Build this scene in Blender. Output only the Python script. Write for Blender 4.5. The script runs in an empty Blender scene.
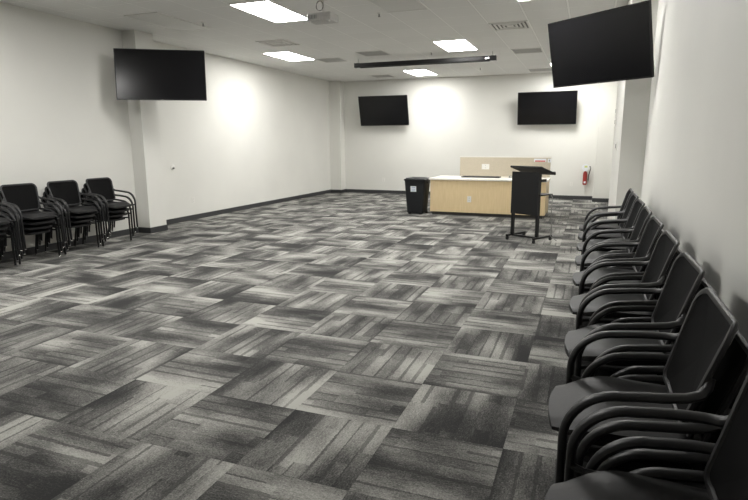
import bpy, bmesh, math, random
from mathutils import Vector, Matrix
random.seed(4)
C = bpy.context.scene.collection
S = bpy.context.scene
PI = math.pi

# ------------------------------------------------------------------ camera
F_PX, YAW, PITCH, ROLL, EYE = 554.07, .3655, .1921, -.003, 1.565
cd = bpy.data.cameras.new('camera'); cam = bpy.data.objects.new('camera', cd); C.objects.link(cam)
cd.sensor_width = 36; cd.lens = F_PX / 748 * 36; cd.clip_start = .02; cd.clip_end = 200
f = Vector((-math.sin(YAW)*math.cos(PITCH), math.cos(YAW)*math.cos(PITCH), -math.sin(PITCH)))
r = Vector((math.cos(YAW), math.sin(YAW), 0)); u = r.cross(f)
r2 = math.cos(ROLL)*r + math.sin(ROLL)*u; u2 = -math.sin(ROLL)*r + math.cos(ROLL)*u
M = Matrix((r2, u2, -f)).transposed().to_4x4(); M.translation = (0, 0, EYE)
cam.matrix_world = M
S.camera = cam

# ------------------------------------------------------------------ world, exposure
w = bpy.data.worlds.new('world'); S.world = w; w.use_nodes = True
w.node_tree.nodes['Background'].inputs[0].default_value = (.5, .5, .5, 1)
w.node_tree.nodes['Background'].inputs[1].default_value = .05
S.view_settings.view_transform = 'Standard'; S.view_settings.look = 'None'
S.view_settings.gamma = 1; S.view_settings.use_curve_mapping = False
S.view_settings.exposure = 0.0
LAMP = 39.5          # strength of a lit ceiling diffuser
LAMP_COL = (1.0, .985, .955)

XL, XR, YF, YN, H = -7.575, .64, 16.27, -3.0, 3.4
TILE = .61

# ------------------------------------------------------------------ node helpers
class NT:
    def __init__(s, name):
        s.m = bpy.data.materials.new(name); s.m.use_nodes = True
        s.t = s.m.node_tree; s.n = s.t.nodes; s.l = s.t.links
        s.b = s.n['Principled BSDF']
    def new(s, k, **kw):
        q = s.n.new(k)
        for a, v in kw.items(): setattr(q, a, v)
        return q
    def link(s, a, b): s.l.new(a, b)
    def put(s, inp, v):
        if isinstance(v, (int, float)): inp.default_value = v
        elif isinstance(v, tuple): inp.default_value = v
        else: s.l.new(v, inp)
    def math(s, op, a, b=0.0, c=None, clamp=False):
        q = s.n.new('ShaderNodeMath'); q.operation = op; q.use_clamp = clamp
        s.put(q.inputs[0], a); s.put(q.inputs[1], b)
        if c is not None: s.put(q.inputs[2], c)
        return q.outputs[0]
    def xyz(s, x, y, z=0.0):
        q = s.n.new('ShaderNodeCombineXYZ')
        for i, v in enumerate((x, y, z)): s.put(q.inputs[i], v)
        return q.outputs[0]
    def white(s, v):
        q = s.n.new('ShaderNodeTexWhiteNoise'); q.noise_dimensions = '3D'; s.link(v, q.inputs['Vector']); return q.outputs['Value']
    def noise(s, v, scale=1.0, detail=2.0, rough=.5):
        q = s.n.new('ShaderNodeTexNoise'); s.link(v, q.inputs['Vector'])
        q.inputs['Scale'].default_value = scale; q.inputs['Detail'].default_value = detail; q.inputs['Roughness'].default_value = rough
        return q.outputs['Fac']
    def mix(s, fac, a, b):   # floats
        return s.math('ADD', s.math('MULTIPLY', a, s.math('SUBTRACT', 1.0, fac)), s.math('MULTIPLY', b, fac))
    def ramp(s, fac, stops):
        q = s.n.new('ShaderNodeValToRGB'); s.link(fac, q.inputs[0]); e = q.color_ramp.elements
        while len(e) < len(stops): e.new(.5)
        for k, (p, c) in zip(e, stops): k.position = p; k.color = (*c, 1)
        return q.outputs[0]
    def bump(s, h, strength=.3, dist=.01):
        q = s.n.new('ShaderNodeBump'); s.link(h, q.inputs['Height']); q.inputs['Strength'].default_value = strength
        q.inputs['Distance'].default_value = dist; s.link(q.outputs[0], s.b.inputs['Normal'])

def plain(name, col, rough=.5, metal=0.0, var=.06, scale=30, spec=.5, bump=0.0):
    """a simple procedural material: colour with a light noise variation"""
    k = NT(name); tc = k.new('ShaderNodeTexCoord')
    n = k.noise(tc.outputs['Object'], scale, 3)
    lo = tuple(c*(1-var) for c in col); hi = tuple(min(1, c*(1+var)) for c in col)
    k.link(k.ramp(n, [(.3, lo), (.7, hi)]), k.b.inputs['Base Color'])
    k.b.inputs['Roughness'].default_value = rough; k.b.inputs['Metallic'].default_value = metal
    k.b.inputs['Specular IOR Level'].default_value = spec
    if bump: k.bump(n, bump, .002)
    return k.m

def emit(name, col, strength):
    k = NT(name)
    k.b.inputs['Base Color'].default_value = (.8, .8, .8, 1)
    k.b.inputs['Emission Color'].default_value = (*col, 1); k.b.inputs['Emission Strength'].default_value = strength
    return k.m

def carpet():
    k = NT('carpet tiles'); g = k.new('ShaderNodeNewGeometry'); sp = k.new('ShaderNodeSeparateXYZ')
    k.link(g.outputs['Position'], sp.inputs[0])
    X0, Y0 = -.9264, 3.3049
    a = k.math('DIVIDE', k.math('SUBTRACT', sp.outputs[0], X0), TILE)
    b = k.math('DIVIDE', k.math('SUBTRACT', sp.outputs[1], Y0), TILE)
    i = k.math('FLOOR', a); j = k.math('FLOOR', b)
    fa = k.math('SUBTRACT', a, i); fb = k.math('SUBTRACT', b, j)
    par = k.math('FLOORED_MODULO', k.math('ADD', i, j), 2.0)     # 1 -> stripes run along y
    uu = k.mix(par, fb, fa); vv = k.mix(par, fa, fb)             # across, along
    r1 = k.white(k.xyz(i, j, 1.3)); r2 = k.white(k.xyz(i, j, 7.7)); r3 = k.white(k.xyz(i, j, 3.1))
    # flip some tiles
    fl = k.math('GREATER_THAN', r3, .5); uu = k.mix(fl, uu, k.math('SUBTRACT', 1.0, uu))
    # soft light-to-dark clouds across each tile
    cloud = k.noise(k.xyz(k.math('ADD', k.math('MULTIPLY', uu, 1.9), k.math('MULTIPLY', r1, 57)),
                          k.math('ADD', k.math('MULTIPLY', vv, .75), k.math('MULTIPLY', r2, 83)), 0.0), 1.0, 1.0)
    cloud = k.math('MULTIPLY', k.math('SUBTRACT', cloud, .5), 2.2)
    grad = k.math('MULTIPLY', k.math('SUBTRACT', uu, .5), .34)
    # bands with ragged, staggered ends
    NB = 7.0
    wob = k.math('MULTIPLY', k.math('SUBTRACT', k.noise(k.xyz(k.math('MULTIPLY', sp.outputs[0], 1), sp.outputs[1], 0.0), 60, 3), .5), .22)
    ub = k.math('ADD', k.math('MULTIPLY', uu, NB), wob)
    band = k.math('FLOOR', ub); fband = k.math('SUBTRACT', ub, band)
    rb = k.white(k.xyz(band, k.math('ADD', k.math('MULTIPLY', r1, 91), i), j))
    vb = k.math('ADD', k.math('MULTIPLY', vv, 1.7), k.math('MULTIPLY', rb, 3.0))
    cell = k.math('FLOOR', vb)
    rc = k.white(k.xyz(band, k.math('ADD', cell, k.math('MULTIPLY', r2, 31)), k.math('ADD', i, k.math('MULTIPLY', j, 3.7))))
    bandtone = k.math('MULTIPLY', k.math('SUBTRACT', rc, .5), .26)
    # thin dark lines between bands, their width random
    wl = k.math('ADD', k.math('MULTIPLY', rc, .28), .07)
    line = k.math('MULTIPLY', k.math('LESS_THAN', fband, wl), k.math('GREATER_THAN', k.white(k.xyz(band, cell, k.math('ADD', r1, 4.0))), .3))
    linetone = k.math('MULTIPLY', line, -.04)
    # fine pile streaks along the stripe + speckle
    str1 = k.noise(k.xyz(k.math('MULTIPLY', uu, 90), k.math('ADD', k.math('MULTIPLY', vv, 20), k.math('MULTIPLY', r1, 9)), 0.0), 1.0, 3.0)
    str1 = k.math('MULTIPLY', k.math('SUBTRACT', str1, .5), .55)
    mid = k.noise(k.xyz(k.math('ADD', k.math('MULTIPLY', uu, 6), k.math('MULTIPLY', r2, 40)), k.math('ADD', k.math('MULTIPLY', vv, 2.5), k.math('MULTIPLY', r1, 70)), 2.0), 1.0, 2.0)
    mid = k.math('MULTIPLY', k.math('SUBTRACT', mid, .5), .38)
    rag = k.noise(k.xyz(k.math('MULTIPLY', uu, 26), k.math('ADD', k.math('MULTIPLY', vv, 9), k.math('MULTIPLY', r1, 70)), 5.0), 1.0, 2.0, .7)
    mid = k.math('ADD', mid, k.math('MULTIPLY', k.math('SUBTRACT', rag, .5), .36))
    spk = k.noise(g.outputs['Position'], 110, 4.0, .8)
    spk = k.math('MULTIPLY', k.math('SUBTRACT', spk, .5), 1.5)
    t = .50
    for q in (cloud, grad, bandtone, linetone, mid, str1, spk): t = k.math('ADD', t, q)
    t = k.math('MULTIPLY', t, k.math('SUBTRACT', 1.0, k.math('MULTIPLY', line, .38)))
    # seams
    e1 = k.math('MINIMUM', k.math('MINIMUM', fa, k.math('SUBTRACT', 1.0, fa)), k.math('MINIMUM', fb, k.math('SUBTRACT', 1.0, fb)))
    seam = k.math('MULTIPLY', k.math('LESS_THAN', e1, .006), -.05)
    t = k.math('ADD', t, seam, clamp=True)
    col = k.ramp(t, [(0, (.034, .034, .0335)), (.3, (.082, .081, .077)), (.6, (.195, .192, .179)), (.85, (.315, .311, .288)), (1, (.40, .395, .362))])
    k.link(col, k.b.inputs['Base Color']); k.b.inputs['Roughness'].default_value = .95
    k.b.inputs['Specular IOR Level'].default_value = .15
    k.bump(k.math('ADD', spk, str1), .35, .004)
    return k.m

GX, GY = -2.84, 10.5
def ceiling_mat():
    k = NT('ceiling tiles'); g = k.new('ShaderNodeNewGeometry'); sp = k.new('ShaderNodeSeparateXYZ')
    k.link(g.outputs['Position'], sp.inputs[0])
    a = k.math('DIVIDE', k.math('SUBTRACT', sp.outputs[0], GX), TILE); b = k.math('DIVIDE', k.math('SUBTRACT', sp.outputs[1], GY), TILE)
    i = k.math('FLOOR', a); j = k.math('FLOOR', b); fa = k.math('SUBTRACT', a, i); fb = k.math('SUBTRACT', b, j)
    da = k.math('MINIMUM', fa, k.math('SUBTRACT', 1.0, fa)); db = k.math('MINIMUM', fb, k.math('SUBTRACT', 1.0, fb))
    bar_a = k.math('LESS_THAN', da, .022); bar_b = k.math('LESS_THAN', db, .020)
    bar = k.math('MAXIMUM', bar_a, bar_b)
    d = k.math('MINIMUM', da, db); gap = k.math('MULTIPLY', k.math('LESS_THAN', d, .034), k.math('SUBTRACT', 1.0, bar))
    n = k.noise(g.outputs['Position'], 120, 3); rt = k.white(k.xyz(i, j, .5))
    tone = k.math('ADD', k.math('MULTIPLY', k.math('SUBTRACT', n, .5), .16), k.math('MULTIPLY', k.math('SUBTRACT', rt, .5), .05))
    t = k.math('ADD', .5, tone)
    t = k.math('ADD', t, k.math('MULTIPLY', bar, .22)); t = k.math('SUBTRACT', t, k.math('MULTIPLY', gap, .22), clamp=True)
    k.link(k.ramp(t, [(0, (.50, .495, .48)), (1, (.98, .975, .95))]), k.b.inputs['Base Color'])
    k.b.inputs['Roughness'].default_value = .9
    k.bump(k.math('SUBTRACT', 1.0, gap), .4, .006)
    return k.m

def paint(name, col):
    k = NT(name); g = k.new('ShaderNodeNewGeometry')
    n = k.noise(g.outputs['Position'], 1.1, 3); n2 = k.noise(g.outputs['Position'], 160, 2)
    lo = tuple(c*.975 for c in col); hi = tuple(c*1.02 for c in col)
    k.link(k.ramp(n, [(.3, lo), (.7, hi)]), k.b.inputs['Base Color']); k.b.inputs['Roughness'].default_value = .62
    k.b.inputs['Specular IOR Level'].default_value = .3
    k.bump(n2, .12, .002); return k.m

def wood(name, c1, c2):
    k = NT(name); tc = k.new('ShaderNodeTexCoord'); mp = k.new('ShaderNodeMapping')
    mp.inputs['Scale'].default_value = (14, 14, 1.2); k.link(tc.outputs['Object'], mp.inputs[0])
    n = k.noise(mp.outputs[0], 3.0, 5, .6)
    k.link(k.ramp(n, [(.3, c1), (.7, c2)]), k.b.inputs['Base Color']); k.b.inputs['Roughness'].default_value = .45
    return k.m

def weave(name, c1, c2, scale, rough=.9):
    k = NT(name); tc = k.new('ShaderNodeTexCoord')
    wv = k.new('ShaderNodeTexWave'); k.link(tc.outputs['Object'], wv.inputs[0]); wv.inputs['Scale'].default_value = scale
    wv.bands_direction = 'Y'; wv.inputs['Distortion'].default_value = .4
    w2 = k.new('ShaderNodeTexWave'); k.link(tc.outputs['Object'], w2.inputs[0]); w2.inputs['Scale'].default_value = scale; w2.bands_direction = 'Z'
    t = k.math('MULTIPLY', wv.outputs['Fac'], w2.outputs['Fac'])
    k.link(k.ramp(t, [(.1, c1), (.9, c2)]), k.b.inputs['Base Color']); k.b.inputs['Roughness'].default_value = rough
    k.b.inputs['Specular IOR Level'].default_value = .12
    return k.m

MAT = dict(
    carpet=carpet(), ceiling=ceiling_mat(), wall=paint('off-white wall paint', (.70, .695, .655)),
    base=plain('charcoal vinyl baseboard', (.035, .036, .038), .5),
    black=plain('black moulded plastic', (.017, .017, .018), .42, var=.1, spec=.42),
    tube=plain('black powder-coated tube', (.009, .009, .010), .42, spec=.4),
    rim=plain('dark grey plastic rim', (.024, .024, .025), .45, spec=.4),
    seat=plain('black seat vinyl', (.012, .012, .0125), .50, spec=.33, var=.12, scale=60, bump=.1),
    mesh=weave('black back mesh', (.003, .003, .003), (.012, .012, .0125), 110),
    chrome=plain('bright steel glide', (.6, .6, .6), .25, 1.0),
    screen=plain('dark glossy screen', (.005, .005, .006), .22, var=.02, spec=.28),
    bezel=plain('black gloss bezel', (.008, .008, .008), .35, spec=.3),
    white=plain('white plastic', (.75, .74, .70), .4, var=.03),
    whitemetal=plain('white enamelled metal', (.70, .69, .66), .45, var=.03),
    lens=plain('lens glass', (.02, .02, .03), .08),
    greymetal=plain('grey perforated panel', (.42, .415, .40), .6, scale=200, var=.2),
    dark=plain('dark duct opening', (.16, .16, .155), .8),
    maple=wood('light maple veneer', (.66, .51, .29), (.74, .585, .35)),
    toe=plain('dark toe kick', (.03, .028, .025), .6),
    top=plain('white laminate', (.78, .76, .70), .35, var=.02),
    tan=plain('tan speckled laminate panel', (.50, .445, .345), .6, var=.12, scale=90),
    lect=plain('black laminate', (.007, .007, .0075), .5, spec=.3),
    bin=plain('black bin plastic', (.010, .011, .013), .45, spec=.35),
    red=plain('red enamel', (.30, .022, .016), .35),
    redtext=plain('red print', (.55, .05, .04), .5),
    yellow=plain('yellow green tag', (.55, .60, .20), .6),
    blue=plain('blue grey print', (.25, .32, .50), .6),
    paper=plain('white paper label', (.75, .77, .80), .6, var=.02),
    projector=plain('light grey projector plastic', (.50, .49, .47), .5, var=.08),
    cord=plain('grey cord', (.22, .22, .21), .6),
    casing=plain('screen housing black', (.012, .012, .012), .5, spec=.3),
)
MAT['lit'] = emit('lit diffuser', LAMP_COL, LAMP)
MAT['unlit'] = plain('unlit diffuser acrylic', (.62, .615, .59), .5, var=.02)

# ------------------------------------------------------------------ mesh helpers
def obj(name, bm, mat, parent=None, smooth=False):
    me = bpy.data.meshes.new(name)
    bmesh.ops.recalc_face_normals(bm, faces=bm.faces)
    bm.to_mesh(me); bm.free()
    me.materials.append(MAT[mat] if isinstance(mat, str) else mat)
    if smooth:
        for p in me.polygons: p.use_smooth = True
        me.set_sharp_from_angle(angle=math.radians(40))
    o = bpy.data.objects.new(name, me); C.objects.link(o)
    if parent: o.parent = parent
    return o
def tag(o, label, cat, group=None):
    o['label'] = label; o['category'] = cat
    if group: o['group'] = group
    return o
def thing(name, label, cat, loc=(0, 0, 0), rz=0, group=None):
    o = bpy.data.objects.new(name, None); C.objects.link(o); o.empty_display_size = .1
    o.location = loc; o.rotation_euler = (0, 0, rz); return tag(o, label, cat, group)
def struct(name, bm, mat, parent=None):
    o = obj(name, bm, mat, parent)
    if not parent: o['kind'] = 'structure'
    return o
def box(bm, x0, y0, z0, x1, y1, z1, bev=0.0, mtx=None, seg=1):
    t = bmesh.new(); bmesh.ops.create_cube(t, size=1)
    for v in t.verts:
        v.co = Vector((x0+(v.co.x+.5)*(x1-x0), y0+(v.co.y+.5)*(y1-y0), z0+(v.co.z+.5)*(z1-z0)))
    if bev: bmesh.ops.bevel(t, geom=t.edges[:], offset=bev, segments=seg, affect='EDGES', profile=.6)
    if mtx: t.transform(mtx)
    me = bpy.data.meshes.new('t'); t.to_mesh(me); t.free(); bm.from_mesh(me); bpy.data.meshes.remove(me)
    return bm
def B(*a, **k): return box(bmesh.new(), *a, **k)
def tube(bm, pts, ra, rb=None, n=10, up=(0, 1, 0), cap=True):
    """sweep an ellipse (ra along `up`, rb across) along the points; ra may be a list"""
    pts = [Vector(p) for p in pts]; rings = []
    for i, p in enumerate(pts):
        d = (pts[min(i+1, len(pts)-1)] - pts[max(i-1, 0)]).normalized()
        a = Vector(up); a = a - d*a.dot(d)
        if a.length < 1e-3: a = Vector((1, 0, 0)) - d*d.x
        a.normalize(); b = d.cross(a)
        A = ra[i] if isinstance(ra, (list, tuple)) else ra
        Bq = A if rb is None else (rb[i] if isinstance(rb, (list, tuple)) else rb)
        rings.append([bm.verts.new(p + a*A*math.cos(2*PI*k/n) + b*Bq*math.sin(2*PI*k/n)) for k in range(n)])
    for s, t in zip(rings, rings[1:]):
        for k in range(n): bm.faces.new((s[k], s[(k+1) % n], t[(k+1) % n], t[k]))
    if cap: bm.faces.new(rings[0]); bm.faces.new(rings[-1])
    return bm
def T(*a, **k): return tube(bmesh.new(), *a, **k)
def lathe(bm, prof, n=20, c=(0, 0, 0), axis='z'):
    rings = []
    for rr, z in prof:
        ring = []
        for k in range(n):
            x, y = rr*math.cos(2*PI*k/n), rr*math.sin(2*PI*k/n)
            q = (x, y, z) if axis == 'z' else ((x, z, y) if axis == 'y' else (z, x, y))
            ring.append(bm.verts.new(Vector(q)+Vector(c)))
        rings.append(ring)
    for s, t in zip(rings, rings[1:]):
        for k in range(n): bm.faces.new((s[k], s[(k+1) % n], t[(k+1) % n], t[k]))
    bm.faces.new(rings[0]); bm.faces.new(rings[-1]); return bm
def arc(cx, cz, rad, a0, a1, n):
    return [(cx+rad*math.cos(a0+(a1-a0)*k/n), cz+rad*math.sin(a0+(a1-a0)*k/n)) for k in range(n+1)]
def copy_tree(o, parent=None):
    c = o.copy(); C.objects.link(c)
    if parent: c.parent = parent
    for ch in list(o.children): copy_tree(ch, c)
    return c

# ------------------------------------------------------------------ the room
CX0, CX1 = -7.12, .36          # inner faces of the columns on the left and right walls
W_ = .15
struct('floor', B(XL-W_, YN-W_, -.1, XR+W_, YF+W_, 0), 'carpet')
struct('ceiling', B(XL-W_, YN-W_, H, XR+W_, YF+W_, H+.1), 'ceiling')
struct('wall_left', B(XL-W_, YN, 0, XL, YF, H), 'wall')
XN = -7.39
struct('wall_left', B(XL, YN, 0, XN, 7.60, H), 'wall')
struct('wall_right', B(XR, YN, 0, XR+W_, YF, H), 'wall')
struct('wall_back', B(XL-W_, YF, 0, XR+W_, YF+W_, H), 'wall')
struct('wall_front', B(XL-W_, YN-W_, 0, XR+W_, YN, H), 'wall')
cols = [('left', XL, 7.60, CX0, 8.01), ('right', CX1, 7.60, XR, 10.0),
        ('left', XL, 15.95, -7.2, YF), ('right', .17, 15.75, XR, YF)]
for k, (sd, x0, y0, x1, y1) in enumerate(cols):
    struct('column', B(x0, y0, 0, x1, y1, H), 'wall')
bh, bt = .10, .012
bm = bmesh.new()
for x0, y0, x1, y1 in ((XN, YN, XN+bt, 7.6), (XN, 7.6-bt, CX0+bt, 7.6), (CX0, 7.6, CX0+bt, 8.01+bt), (XL, 8.01, CX0, 8.01+bt), (XL, 8.01+bt, XL+bt, 15.95),
                       (XL, 15.95-bt, -7.2+bt, 15.95), (-7.2, 15.95, -7.2+bt, YF)):
    box(bm, x0, y0, 0, x1, y1, bh)
struct('baseboard_left', bm, 'base')
struct('baseboard_back', B(-7.2+bt, YF-bt, 0, .17-bt, YF, bh), 'base')
bm = bmesh.new()
for x0, y0, x1, y1 in ((XR-bt, YN, XR, 7.6-bt), (CX1-bt, 7.6-bt, XR, 7.6), (CX1-bt, 7.6, CX1, 10.0), (XR-bt, 10.0, XR, 15.75-bt), (.17-bt, 15.75-bt, XR, 15.75), (.17-bt, 15.75, .17, YF)):
    box(bm, x0, y0, 0, x1, y1, bh)
struct('baseboard_right', bm, 'base')

# ------------------------------------------------------------------ ceiling fittings
def troffer(x, y, lit, label):
    t = thing('ceiling_light', label, 'ceiling light', (x, y, H), 0, 'lit ceiling light panels' if lit else 'unlit ceiling light panels')
    bm = bmesh.new(); a, b, e = .305, .61, .010
    for q in ((-a, -b, a, -b+e), (-a, b-e, a, b), (-a, -b+e, -a+e, b-e), (a-e, -b+e, a, b-e)): box(bm, q[0], q[1], -.012, q[2], q[3], 0)
    obj('frame', bm, 'whitemetal', t)
    d = obj('diffuser', B(-a+e, -b+e, -.008, a-e, b-e, -.001), 'lit' if lit else 'unlit', t)
    return t
rowA, rowB, rowC = 7.36, 11.11, 14.96
troffer(-4.365, rowA, 1, 'large bright ceiling light panel beside the projector, cut by the top photo edge')
troffer(-.705, rowA, 1, 'bright ceiling light panel at the top photo edge, left of the largest television')
troffer(-6.195, rowB, 1, 'bright ceiling light panel above the left wall, farther left of the two middle-row panels')
troffer(-2.535, rowB, 1, 'bright ceiling light panel just in front of the black projection screen housing')
troffer(-4.365, rowC, 1, 'small bright ceiling light panel beyond the black projection screen housing')
troffer(-.705, rowC, 1, 'far bright ceiling light panel mostly hidden behind the large right television')
troffer(-6.195, rowA, 0, 'unlit grey ceiling light panel near the large left television')
troffer(-2.535, rowA, 0, 'unlit ceiling light panel at the top edge of the photo, right of the projector')
for x in (-6.195, -2.535): troffer(x, 3.70, 1, 'added unseen ceiling light panel nearest the camera, ' + ('toward the left wall' if x < -4 else 'toward the right wall'))  # extra panels above the view, added to brighten the near walls

def diffuser(x, y, label):
    t = thing('air_diffuser', label, 'air vent', (x, y, H), 0, 'square supply air diffusers')
    bm = bmesh.new(); a = .30
    for k in range(4):
        s = a - k*.062; z = -.012 - .004*(k % 2)
        for q in ((-s, -s, s, -s+.028), (-s, s-.028, s, s), (-s, -s+.028, -s+.028, s-.028), (s-.028, -s+.028, s, s-.028)):
            box(bm, q[0], q[1], z, q[2], q[3], z+.012)
    box(bm, -.05, -.05, -.014, .05, .05, -.004)
    obj('louvre', bm, 'whitemetal', t)
    obj('backing', B(-.27, -.27, -.003, .27, .27, 0), 'dark', t)
diffuser(GX-TILE*4.5, GY-TILE*1.5, 'square louvred air vent in the ceiling behind the large left light panel')
diffuser(GX+TILE*2.5, GY-TILE*1.5, 'square louvred air vent in the ceiling left of the large right television')

def grille(x, y, label):
    t = thing('return_grille', label, 'air vent', (x, y, H), 0, 'flat grey return air grilles')
    bm = bmesh.new(); a, e = .30, .02
    for q in ((-a, -a, a, -a+e), (-a, a-e, a, a), (-a, -a+e, -a+e, a-e), (a-e, -a+e, a, a-e)): box(bm, q[0], q[1], -.01, q[2], q[3], 0)
    obj('frame', bm, 'whitemetal', t)
    bm = bmesh.new()
    for k in range(22):
        y0 = -a+e+.002+k*.0254; box(bm, -a+e, y0, -.006, a-e, y0+.014, -.002)
    box(bm, -a+e, -a+e, -.002, a-e, a-e, 0)
    obj('slats', bm, 'greymetal', t)
grille(GX+TILE*2.5, GY+TILE*2.9, 'flat grey air grille in the ceiling just right of the projection screen housing')
grille(GX+TILE*2.5, GY+TILE*8.3, 'small flat grey air grille in the far ceiling above the far right television')
grille(GX-TILE*4.5, GY+TILE*2.4, 'flat grey air grille in the ceiling right of the far left light panel')
grille(GX-TILE*4.5, GY+TILE*7.9, 'small flat grey air grille in the far ceiling above the far left television')
grille(GX-TILE*2.5, GY+TILE*1.5, 'flat grey air grille in the ceiling above the middle of the projection screen housing')

def sprinkler(x, y, label):
    t = thing('sprinkler_head', label, 'sprinkler', (x, y, H), 0, 'small ceiling sprinkler heads')
    obj('escutcheon', lathe(bmesh.new(), [(.035, 0), (.035, -.006), (.015, -.010)], 14), 'whitemetal', t, True)
    bm = lathe(bmesh.new(), [(.009, -.01), (.009, -.045), (.020, -.047), (.020, -.050)], 12)
    obj('nozzle', bm, 'cord', t, True)
sprinkler(-5.75, 7.6, 'tiny sprinkler head on the ceiling above the large left television')
sprinkler(-2.97, 8.0, 'tiny sprinkler head hanging right of the projector')
sprinkler(-3.2, 11.75, 'tiny sprinkler head between the screen housing and light panel')
sprinkler(-2.7, 14.6, 'tiny sprinkler head on the far ceiling beyond the screen housing')

# projector
t = thing('projector', 'white ceiling projector on a short pole beside the large light panel', 'projector', (-3.40, 7.02, H))
bm = B(-.17, -.13, -.275, .17, .13, -.175, bev=.018, seg=3); obj('body', bm, 'projector', t, True)
obj('lens', lathe(bmesh.new(), [(.036, .13), (.036, .155), (.028, .158)], 18, (.08, 0, -.225), 'y'), 'lens', t, True)
obj('mount_plate', B(-.07, -.07, -.172, .07, .07, -.160, bev=.003), 'whitemetal', t)
obj('pole', lathe(bmesh.new(), [(.055, 0), (.055, -.008), (.018, -.012), (.018, -.16)], 14), 'whitemetal', t, True)
bm = bmesh.new()
for k in range(6): box(bm, -.15+k*.022, -.1315, -.25, -.14+k*.022, -.129, -.20)
obj('vent', bm, 'dark', t)
for sx in (-.14, .14): obj('foot', lathe(bmesh.new(), [(.012, -.275), (.012, -.292)], 10, (sx, -.1, 0)), 'white', t)
pts = [(.05*math.cos(a*.42), -.09+.01*math.sin(a), -.09+.06*math.sin(a*.42)) for a in range(0, 30)]
obj('cable', T(pts, .004, n=6), 'cord', t, True)

# projection screen housing
t = thing('projection_screen_housing', 'long thin black roll-down screen housing hung under the ceiling', 'projection screen', (-3.49, 12.08, 3.265))
obj('casing', B(-1.56, -.05, -.045, 1.56, .05, .045, bev=.012, seg=2), 'casing', t, True)
for s in (-1, 1):
    obj('end_cap', B(s*1.57-.012, -.055, -.05, s*1.57+.012, .055, .05, bev=.006), 'bezel', t)
    bm = T([(s*1.50, 0, .045), (s*1.50, 0, .135)], .005, n=8); box(bm, s*1.5-.03, -.02, .045, s*1.5+.03, .02, .053)
    obj('hanger', bm, 'cord', t)
obj('weight_bar', B(-1.45, -.012, -.062, 1.45, .012, -.046, bev=.004), 'casing', t)
obj('badge', B(1.36, -.0535, -.012, 1.44, -.0500, .012), 'chrome', t)

# ------------------------------------------------------------------ televisions
def tv(label, c, yaw, tilt, W, Ht, anchor, wall_n):
    """c is the middle of the screen face; facing -y before the yaw; anchor is the mounting point on wall or column"""
    t = thing('television', label, 'television', c, yaw)
    R = Matrix.Rotation(-tilt, 4, 'X') if False else Matrix.Rotation(tilt, 4, 'X')
    def mk(name, bm, mat, **k): bm.transform(R); return obj(name, bm, mat, t, **k)
    b = mk('back_shell', B(-W/2, .006, -Ht/2, W/2, .035, Ht/2, bev=.005), 'bezel'); 
    mk('rear_housing', B(-W*.36, .034, -Ht*.42, W*.36, .062, Ht*.25, bev=.01), 'black')
    bm = bmesh.new(); e = .012
    for q in ((-W/2, -Ht/2, W/2, -Ht/2+e*1.4), (-W/2, Ht/2-e, W/2, Ht/2), (-W/2, -Ht/2+e*1.4, -W/2+e, Ht/2-e), (W/2-e, -Ht/2+e*1.4, W/2, Ht/2-e)):
        box(bm, q[0], -.004, q[1], q[2], .006, q[3])
    mk('bezel', bm, 'bezel')
    mk('screen', B(-W/2+e, 0, -Ht/2+e*1.4, W/2-e, .005, Ht/2-e), 'screen')
    mk('logo', B(-.018, -.006, -Ht/2+.004, .018, -.004, -Ht/2+.011), 'chrome')
    mk('mount_bracket', B(-.22, .063, -.20, .22, .083, .20, bev=.004), 'tube')
    # arm to the wall
    inv = Matrix.Translation(Vector(c)) @ Matrix.Rotation(yaw, 4, 'Z')
    a = inv.inverted() @ Vector(anchor); n = (Matrix.Rotation(-yaw, 4, 'Z') @ Vector(wall_n)).normalized()
    p0 = R @ Vector((0, .083, 0)); p3 = a + n*.012
    mid = (p0+p3)/2 + Vector((.0, .03, 0))
    obj('arm', T([p0, mid, p3], .022, n=8, up=(0, 0, 1)), 'tube', t)
    pl = B(-.10, -.006, -.16, .10, .006, .16); pl.transform(Matrix.Translation(a+n*.007) @ n.to_track_quat('Y', 'Z').to_matrix().to_4x4())
    obj('wall_plate', pl, 'tube', t)
    return t
TVS = []
def tvs():
    s = 1.38/1.45
    tv('large black television on the left column, angled toward the room', (-6.831*s, 7.816*s, EYE+1.126*s), .552, -.091, 1.38, .79, (-7.12, 7.75, 2.62), (1, 0, 0))
    s = 1.36/1.45
    tv('largest black television, top right of the photo, hung high and angled inward', (.003, 7.706*s, EYE+1.127*s), -.673, .216, 1.36, .78, (.43, 7.60, 2.62), (0, -1, 0))
    tv('black television on the far wall left of centre, tilted down', (-5.80, 15.97, EYE+.918), 0, .246, 1.535, .875, (-5.80, YF, 2.5), (0, -1, 0))
    tv('black television on the far wall above the lectern, right of centre', (-1.14, 16.02, EYE+.885), -.02, .2, 1.53, .87, (-1.14, YF, 2.46), (0, -1, 0))
tvs()

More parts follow.
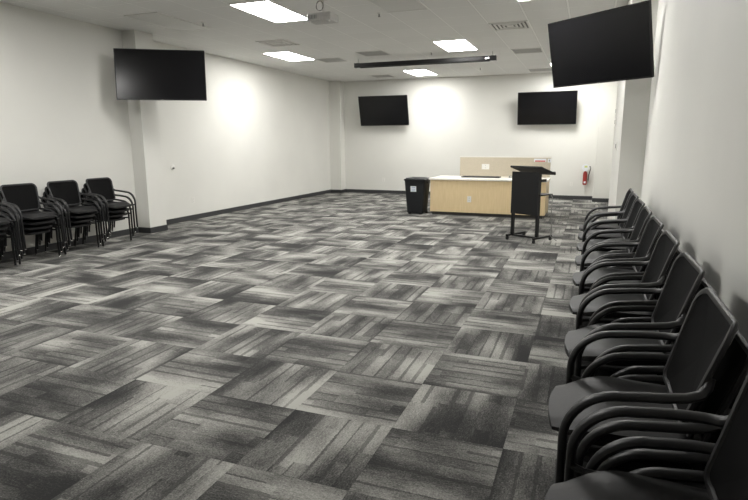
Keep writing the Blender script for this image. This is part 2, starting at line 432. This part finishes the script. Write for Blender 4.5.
# ------------------------------------------------------------------ desk
DX0, DX1, DY0, DY1 = -3.19, -.77, 11.80, 12.86
t = thing('teacher_desk', 'long light maple front desk with white top behind the lectern', 'desk', ((DX0+DX1)/2, DY0, 0))
hw = (DX1-DX0)/2
obj('front_panel', B(-hw+.02, 0, .07, hw-.02, .02, .76), 'maple', t)
for s in (-1, 1): obj('side_panel', B(s*(hw-.01)-.01, 0, .07, s*(hw-.01)+.01, DY1-DY0-.05, .76), 'maple', t)
obj('toe_kick', B(-hw+.04, .04, 0, hw-.04, DY1-DY0-.1, .07), 'toe', t)
obj('worktop', B(-hw-.03, -.03, .76, hw+.03, DY1-DY0-.03, .795, bev=.004), 'top', t)
bm = B(-hw+.42, DY1-DY0-.03, .0, hw-.0, DY1-DY0+.0, 1.22)
obj('screen_panel', bm, 'tan', t)
obj('panel_cap', B(-hw+.41, DY1-DY0-.035, 1.22, hw+.01, DY1-DY0+.005, 1.24), 'top', t)
def plate(name, parent, loc, w_=.075, h_=.115, slots=True):
    o = obj(name, B(loc[0]-w_/2, loc[1]-.006, loc[2]-h_/2, loc[0]+w_/2, loc[1], loc[2]+h_/2, bev=.002), 'white', parent)
    if slots:
        bm = bmesh.new()
        for dz in (-.025, .025):
            for dx in (0,): box(bm, loc[0]+dx-.005, loc[1]-.0075, loc[2]+dz-.007, loc[0]+dx+.005, loc[1]-.0055, loc[2]+dz+.007)
            obj('socket', bm, 'cord', o); bm = bmesh.new()
    return o
pxc = (DX0+DX1)/2
plate('outlet', t, (-2.33-pxc, 0, .36), .085, .13)
plate('outlet', t, (-2.18-pxc, DY1-DY0-.03, 1.01), .17, .12)
o = obj('notice', B(-1.12-pxc, DY1-DY0-.034, 1.13, -.86-pxc, DY1-DY0-.030, 1.20), 'paper', t)
obj('print', B(-1.10-pxc, DY1-DY0-.036, 1.135, -.88-pxc, DY1-DY0-.0338, 1.160), 'redtext', o)
o = obj('card', B(-.83-pxc, DY1-DY0-.034, 1.12, -.76-pxc, DY1-DY0-.030, 1.20), 'paper', t)
obj('print', B(-.805-pxc, DY1-DY0-.036, 1.14, -.785-pxc, DY1-DY0-.0338, 1.18), 'cord', o)
# things on the desk
t = thing('equipment_tray', 'long flat black tray lying on the white desk top', 'tray', (-2.19, 12.35, .795))
obj('tray_body', B(-.42, -.13, 0, .42, .13, .022, bev=.005), 'black', t)
obj('tray_inset', B(-.38, -.10, .022, .38, .10, .028), 'rim', t)
t = thing('cable_box', 'small grey box on the desk beside the black tray', 'box', (-1.55, 12.45, .795))
obj('box_body', B(-.05, -.04, 0, .05, .04, .045, bev=.006), 'cord', t)
obj('box_button', B(-.02, -.043, .015, .02, -.040, .028), 'white', t)

# ------------------------------------------------------------------ lectern
t = thing('lectern', 'black wheeled lectern with sloping top standing before the desk', 'lectern', (-.81, 9.20, 0), math.radians(-29))
pw = .25
obj('front_panel', B(-pw, -.20, .43, pw, -.18, 1.10), 'lect', t)
for s in (-1, 1):
    obj('post', B(s*(pw-.02)-.02, -.18, .085, s*(pw-.02)+.02, -.13, 1.07), 'lect', t)
    fb = obj('foot_bar', B(s*(pw-.0)-.02, -.28, .06, s*(pw-.0)+.02, .22, .09, bev=.004), 'lect', t)
    for yy in (-.26, .20):
        bm = lathe(bmesh.new(), [(.028, -.012), (.028, .012)], 14, (s*pw, yy, .028), 'x'); box(bm, s*pw-.018, yy-.012, .035, s*pw+.018, yy+.012, .06)
        obj('caster', bm, 'tube', t)
    obj('side_bracket', B(s*(pw-.02)-.012, -.13, .95, s*(pw-.02)+.012, .02, .99), 'lect', t)
obj('crossbar', B(-pw+.02, -.17, .06, pw-.02, -.13, .088), 'lect', t)
obj('shelf', B(-pw+.02, -.18, .735, pw+.02, .17, .755), 'lect', t)
bm = B(-.285, -.22, -.015, .285, .21, .015, bev=.003); bm.transform(Matrix.Translation((0, 0, 1.12)) @ Matrix.Rotation(math.radians(-16), 4, 'X'))
obj('reading_top', bm, 'lect', t)
bm = B(-.275, .195, .015, .275, .21, .035); bm.transform(Matrix.Translation((0, 0, 1.12)) @ Matrix.Rotation(math.radians(-16), 4, 'X'))
obj('book_stop', bm, 'lect', t)
pts = [(pw+.0, .05, .757), (pw+.05, .06, .765), (pw+.075, .08, .70), (pw+.06, .10, .55), (pw+.04, .12, .36), (pw+.06, .14, .22), (pw+.03, .16, .07), (pw+.12, .2, .006)]
obj('cord', T(pts, .006, n=6), 'cord', t, True)

# ------------------------------------------------------------------ recycling bin
t = thing('waste_bin', 'tall black rectangular waste bin with a small label beside the desk', 'waste bin', (-3.50, 11.85, 0), math.radians(-4))
bm = bmesh.new(); ring = []
def rrect(hx, hy, rad, z, n=5):
    out = []
    for cx, cy, a0 in ((hx-rad, hy-rad, 0), (-hx+rad, hy-rad, PI/2), (-hx+rad, -hy+rad, PI), (hx-rad, -hy+rad, 1.5*PI)):
        for k in range(n+1): a = a0+PI/2*k/n; out.append((cx+rad*math.cos(a), cy+rad*math.sin(a), z))
    return out
def loft(bm, rings, capb=True, capt=True):
    R_ = [[bm.verts.new(p) for p in q] for q in rings]; n = len(R_[0])
    for s_, t_ in zip(R_, R_[1:]):
        for k in range(n): bm.faces.new((s_[k], s_[(k+1) % n], t_[(k+1) % n], t_[k]))
    if capb: bm.faces.new(R_[0])
    if capt: bm.faces.new(R_[-1])
    return bm
loft(bm, [rrect(.185, .16, .03, .03), rrect(.235, .21, .04, .74)]); obj('body', bm, 'bin', t, True)
bm = loft(bmesh.new(), [rrect(.25, .225, .045, .735), rrect(.252, .227, .045, .77), rrect(.235, .21, .04, .772), rrect(.23, .205, .04, .745)])
obj('rim', bm, 'bin', t, True)
bm = loft(bmesh.new(), [rrect(.228, .203, .04, .762), rrect(.215, .19, .04, .795), rrect(.18, .15, .04, .80), rrect(.17, .14, .04, .77)])
obj('lid', bm, 'rim', t, True)
for s in (-1, 1): obj('handle', T([(s*.243, -.08, .70), (s*.268, -.07, .70), (s*.268, .07, .70), (s*.243, .08, .70)], .011, n=8, up=(0, 0, 1)), 'bin', t)
for s in (-1, 1):
    obj('wheel', lathe(bmesh.new(), [(.04, -.015), (.04, .015)], 16, (s*.165, .15, .04), 'x'), 'tube', t)
    obj('foot', B(s*.13-.03, -.14, 0, s*.13+.03, -.08, .032), 'bin', t)
bm = B(-.065, -.0035, -.06, .065, 0, .06); mt = Matrix.Translation((-.02, -.197, .56)) @ Matrix.Rotation(.07, 4, 'X'); bm.transform(mt); o = obj('label_sticker', bm, 'paper', t)
bm = bmesh.new()
for zz in (.035, -.005, -.04): box(bm, -.045, -.0050, zz-.006, .045, -.0032, zz+.006)
bm.transform(mt); obj('print', bm, 'blue', o)

# ------------------------------------------------------------------ fire extinguisher
t = thing('fire_extinguisher', 'red fire extinguisher hung on the far wall right of the lectern', 'fire extinguisher', (-.055, YF-.10, .41))
obj('cylinder', lathe(bmesh.new(), [(.042, 0), (.052, .012), (.055, .04), (.055, .30), (.042, .345), (.022, .365), (.022, .38)], 20), 'red', t, True)
bm = lathe(bmesh.new(), [(.024, .38), (.024, .42), (.014, .43)], 12); box(bm, -.012, -.10, .425, .012, .06, .437); box(bm, -.012, -.10, .455, .012, .04, .467)
box(bm, -.012, .02, .43, .012, .04, .46)
obj('valve', bm, 'chrome', t)
obj('gauge', lathe(bmesh.new(), [(.022, -.045), (.022, -.03), (.018, -.028)], 14, (0, 0, .40), 'y'), 'white', t)
obj('hose', T([(.02, 0, .41), (.07, -.01, .47), (.115, -.02, .50), (.13, -.02, .44), (.11, -.02, .36), (.085, -.02, .25), (.082, -.02, .12)], .010, n=8), 'tube', t, True)
obj('label_sheet', B(-.025, -.0585, .05, .025, -.050, .10), 'paper', t)
bm = lathe(bmesh.new(), [(.095, -.004), (.095, .0)], 24, (-.005, -.106, .47), 'y'); obj('inspection_tag', bm, 'paper', t)
obj('tag_print', B(-.03, -.1125, .47, .045, -.110, .52), 'yellow', t)
obj('wall_hook', B(-.02, .045, .30, .02, .10, .42), 'tube', t)

# ------------------------------------------------------------------ small wall fittings
t = thing('wall_sensor', 'small round white sensor on the left wall beyond the column', 'wall sensor', (XL, 8.80, 1.10))
obj('sensor_base', lathe(bmesh.new(), [(.055, 0), (.055, .012), (.045, .018)], 18, (0, 0, 0), 'x'), 'white', t, True)
obj('sensor_knob', lathe(bmesh.new(), [(.022, .018), (.020, .04)], 14, (0, 0, -.02), 'x'), 'cord', t, True)
def wall_outlet(loc, rz, label):
    t = thing('wall_outlet', label, 'wall outlet', loc, rz, 'white wall outlets'); plate('outlet_plate', t, (0, 0, 0))
wall_outlet((XL, 9.35, .40), PI/2, 'white outlet low on the left wall beyond the column')
wall_outlet((-.40, YF, .42), 0, 'white outlet low on the far wall left of the fire extinguisher')
wall_outlet((-5.9, YF, .42), 0, 'white outlet low on the far wall under the far left television')
for z, y, lb in ((2.03, 9.55, 'upper'), (1.86, 9.55, 'middle'), (1.50, 8.6, 'lowest')):
    t = thing('wall_switch', lb + ' small grey switch plate on the right-hand column side', 'wall switch', (CX1, y, z), -PI/2, 'switch plates on the column')
    obj('switch_plate', B(-.04, -.012, -.06, .04, 0, .06, bev=.003), 'white', t)
    obj('switch_button', B(-.015, -.02, -.03, .015, -.012, .03, bev=.002), 'cord', t)

# ------------------------------------------------------------------ stacking armchair, facing +x
def make_chair():
    t = thing('stacking_armchair', 'black stacking armchair', 'chair')
    # seat: rounded pad with waterfall front and slight dish
    bm = bmesh.new(); NX, NY = 14, 12; top = []; bot = []
    for a in range(NX+1):
        rt, rb = [], []
        for b in range(NY+1):
            s, q = a/NX, b/NY*2-1                       # s back->front
            x = -.20 + .450*s - .022*q*q*s**3
            s = 1-(1-s)**1.5
            hwid = (.235 - .02*(1-s))*math.sqrt(1 - .50*max(0, (s-.66)/.34)**3) - .03*max(0, (.12-s)/.12)**2
            y = q*hwid
            z = .440 - .010*(1-q*q)*math.sin(PI*min(1, s*1.1)) - .040*max(0, (s-.72)/.28)**2 + .004*max(0, (.2-s)/.2)
            edge = max(0, abs(q)-.8)/.2
            z -= .010*edge**2
            th = .042 - .014*edge**2 - .016*max(0, (s-.8)/.2)**2
            rt.append(bm.verts.new((x, y, z))); rb.append(bm.verts.new((x, y, z-th)))
        top.append(rt); bot.append(rb)
    for a in range(NX):
        for b in range(NY):
            bm.faces.new((top[a][b], top[a+1][b], top[a+1][b+1], top[a][b+1])); bm.faces.new((bot[a][b+1], bot[a+1][b+1], bot[a+1][b], bot[a][b]))
    for a in range(NX):
        bm.faces.new((top[a][0], bot[a][0], bot[a+1][0], top[a+1][0])); bm.faces.new((top[a][NY], top[a+1][NY], bot[a+1][NY], bot[a][NY]))
    for b in range(NY):
        bm.faces.new((top[0][b], top[0][b+1], bot[0][b+1], bot[0][b])); bm.faces.new((top[NX][b], bot[NX][b], bot[NX][b+1], top[NX][b+1]))
    obj('seat', bm, 'seat', t, True)
    # backrest
    def bp(q, s, off=0.0):                              # q -1..1 across, s 0..1 up
        z = .462 + .343*s
        hwid = .205 + .040*s
        x = -.165 - .080*s - .018*s*s + .035*(q*q) * (.9)
        return Vector((x+off, q*hwid, z))
    def outline(n=44):                                  # rounded rectangle in (q, s)
        pts = []; rq, rs = .24, .17
        for cq, cs, a0, kq, ks in ((1-rq, 1-rs, 0, rq, rs), (-1+rq, 1-rs, PI/2, rq, rs), (-1+.18, .1, PI, .18, .1), (1-.18, .1, 1.5*PI, .18, .1)):
            for k in range(8): a = a0+PI/2*k/7; pts.append((cq+kq*math.cos(a), cs+ks*math.sin(a)))
        return pts
    bm = bmesh.new(); ol = outline(); ring_f, ring_b = [], []
    levels = (1, .75, .5, .25)
    for side, off, store in ((0, .004, ring_f), (1, -.006, ring_b)):
        for lv in levels: store.append([bm.verts.new(bp(q*lv, .5+(s-.5)*lv, off)) for q, s in ol])
        store.append([bm.verts.new(bp(0, .5, off))])
    n = len(ol)
    for store in (ring_f, ring_b):
        for s_, t_ in zip(store[:3], store[1:4]):
            for k in range(n): bm.faces.new((s_[k], s_[(k+1) % n], t_[(k+1) % n], t_[k]))
        for k in range(n): bm.faces.new((store[3][k], store[3][(k+1) % n], store[4][0]))
    for k in range(n): bm.faces.new((ring_f[0][k], ring_f[0][(k+1) % n], ring_b[0][(k+1) % n], ring_b[0][k]))
    back = obj('backrest', bm, 'mesh', t, True)
    # rim all round
    pts = [bp(q, s) for q, s in ol]; pts.append(pts[0]); pts.append(pts[1])
    obj('back_rim', T(pts, .010, .013, n=8, up=(1, 0, 0), cap=False), 'rim', back, True)
    bm = bmesh.new()
    for s in (-1, 1): obj('back_support', T([(-.14, s*.17, .413), (-.165, s*.175, .43), (-.180, s*.178, .49), (-.186, s*.18, .55), (-.197, s*.185, .60)], .013, .010, n=8), 'black', t, True)
    for s in (-1, 1):
        # armrest: rises from the front leg, sweeps back in a wide curve and turns into the back frame
        ys = s*.285
        path = [(.190, ys, .385)] + [(x, ys, z) for x, z in arc(.030, .422, .160, 0, PI/2, 10)]
        path = path[:1] + path[1:]
        path += [(-.01, ys, .588), (-.07, ys*.995, .594), (-.13, ys*.965, .600), (-.168, ys*.90, .606), (-.188, ys*.825, .624), (-.194, ys*.785, .650)]
        m = len(path); wid = [.015 + .007*min(1, max(0, (k-2)/5))*(1 if k < m-4 else max(0, (m-1-k)/4)) for k in range(m)]
        hgt = [.014]*m
        obj('armrest', T(path, wid, hgt, n=10), 'black', t, True)
        l = obj('leg', T([(.190, ys, .40), (.190, ys, .20), (.195, ys, .012)], .0135, n=10), 'tube', t, True)
        obj('glide', lathe(bmesh.new(), [(.012, 0), (.0145, .004), (.0145, .013), (.012, .016)], 10, (.195, ys, 0)), 'chrome', l, True)
        yr = s*.25
        l = obj('leg', T([(-.10, yr, .400), (-.15, yr, .388), (-.185, yr, .33), (-.225, yr, .15), (-.25, yr, .012)], .0125, n=10), 'tube', t, True)
        obj('glide', lathe(bmesh.new(), [(.012, 0), (.0145, .004), (.0145, .013), (.012, .016)], 10, (-.25, yr, 0)), 'chrome', l, True)
        obj('side_rail', T([(.190, ys, .386), (.15, s*.262, .386), (.0, s*.252, .390), (-.11, yr, .400)], .011, n=8, up=(0, 0, 1)), 'tube', t, True)
    bm = bmesh.new()
    for x in (.12, -.12): tube(bm, [(x, -.258, .389), (x, .258, .389)], .010, n=8, up=(0, 0, 1))
    obj('cross_rail', bm, 'tube', t, True)
    return t
proto = make_chair(); used = False
DZ, DF = .084, .050
LEVEL = ['bottom chair', 'second chair up', 'third chair up', 'topmost chair']
def stack(cx, cy, rz, where, group, DZ=.084):
    """cx, cy: floor point under the bottom chair"""
    global used
    for k in range(4):
        if not used: o = proto; used = True
        else: o = copy_tree(proto)
        j = random.uniform(-.012, .012)
        d = Vector((math.cos(rz), math.sin(rz)))
        o.location = (cx + d.x*DF*k - d.y*j*.3, cy + d.y*DF*k + d.x*j*.3, DZ*k)
        o.rotation_euler = (0, 0, rz + random.uniform(-.004, .004))
        o['label'] = 'black armchair, ' + LEVEL[k] + ' in ' + where
        o['group'] = group
ordn = ['the nearest stack', 'the second nearest stack', 'the third nearest stack', 'the fourth nearest stack', 'the fifth nearest stack',
        'the fourth farthest stack', 'the third farthest stack', 'the second farthest stack', 'the farthest stack']
for k, y in enumerate((1.29, 1.95, 2.63, 3.30, 3.96, 4.60, 5.22, 5.82, 6.42)):
    stack(.352 + (-.006, -.028, .0, .0, .0, .0, .0, .0, .0)[k], y, PI + random.uniform(-.02, .02), ordn[k] + ' along the right wall', 'chairs stacked along the right wall')
for (bx, by, a, nm) in ((-7.13, 4.62, 4, 'the stack cut by the left photo edge'), (-7.13, 5.27, 3, 'the second stack from the left photo edge'),
                        (-7.13, 5.94, 1, 'the third stack from the left photo edge'), (-7.13, 6.59, -1, 'the stack nearest the left column')):
    bx -= .03; a = -math.radians(a); d = Vector((math.cos(a), math.sin(a)))
    # bx, by: middle of the top edge of the topmost backrest
    cx, cy = bx + d.x*(.262-DF*3), by + d.y*(.262-DF*3)
    stack(cx, cy, a, nm, 'chairs stacked along the left wall', .071)
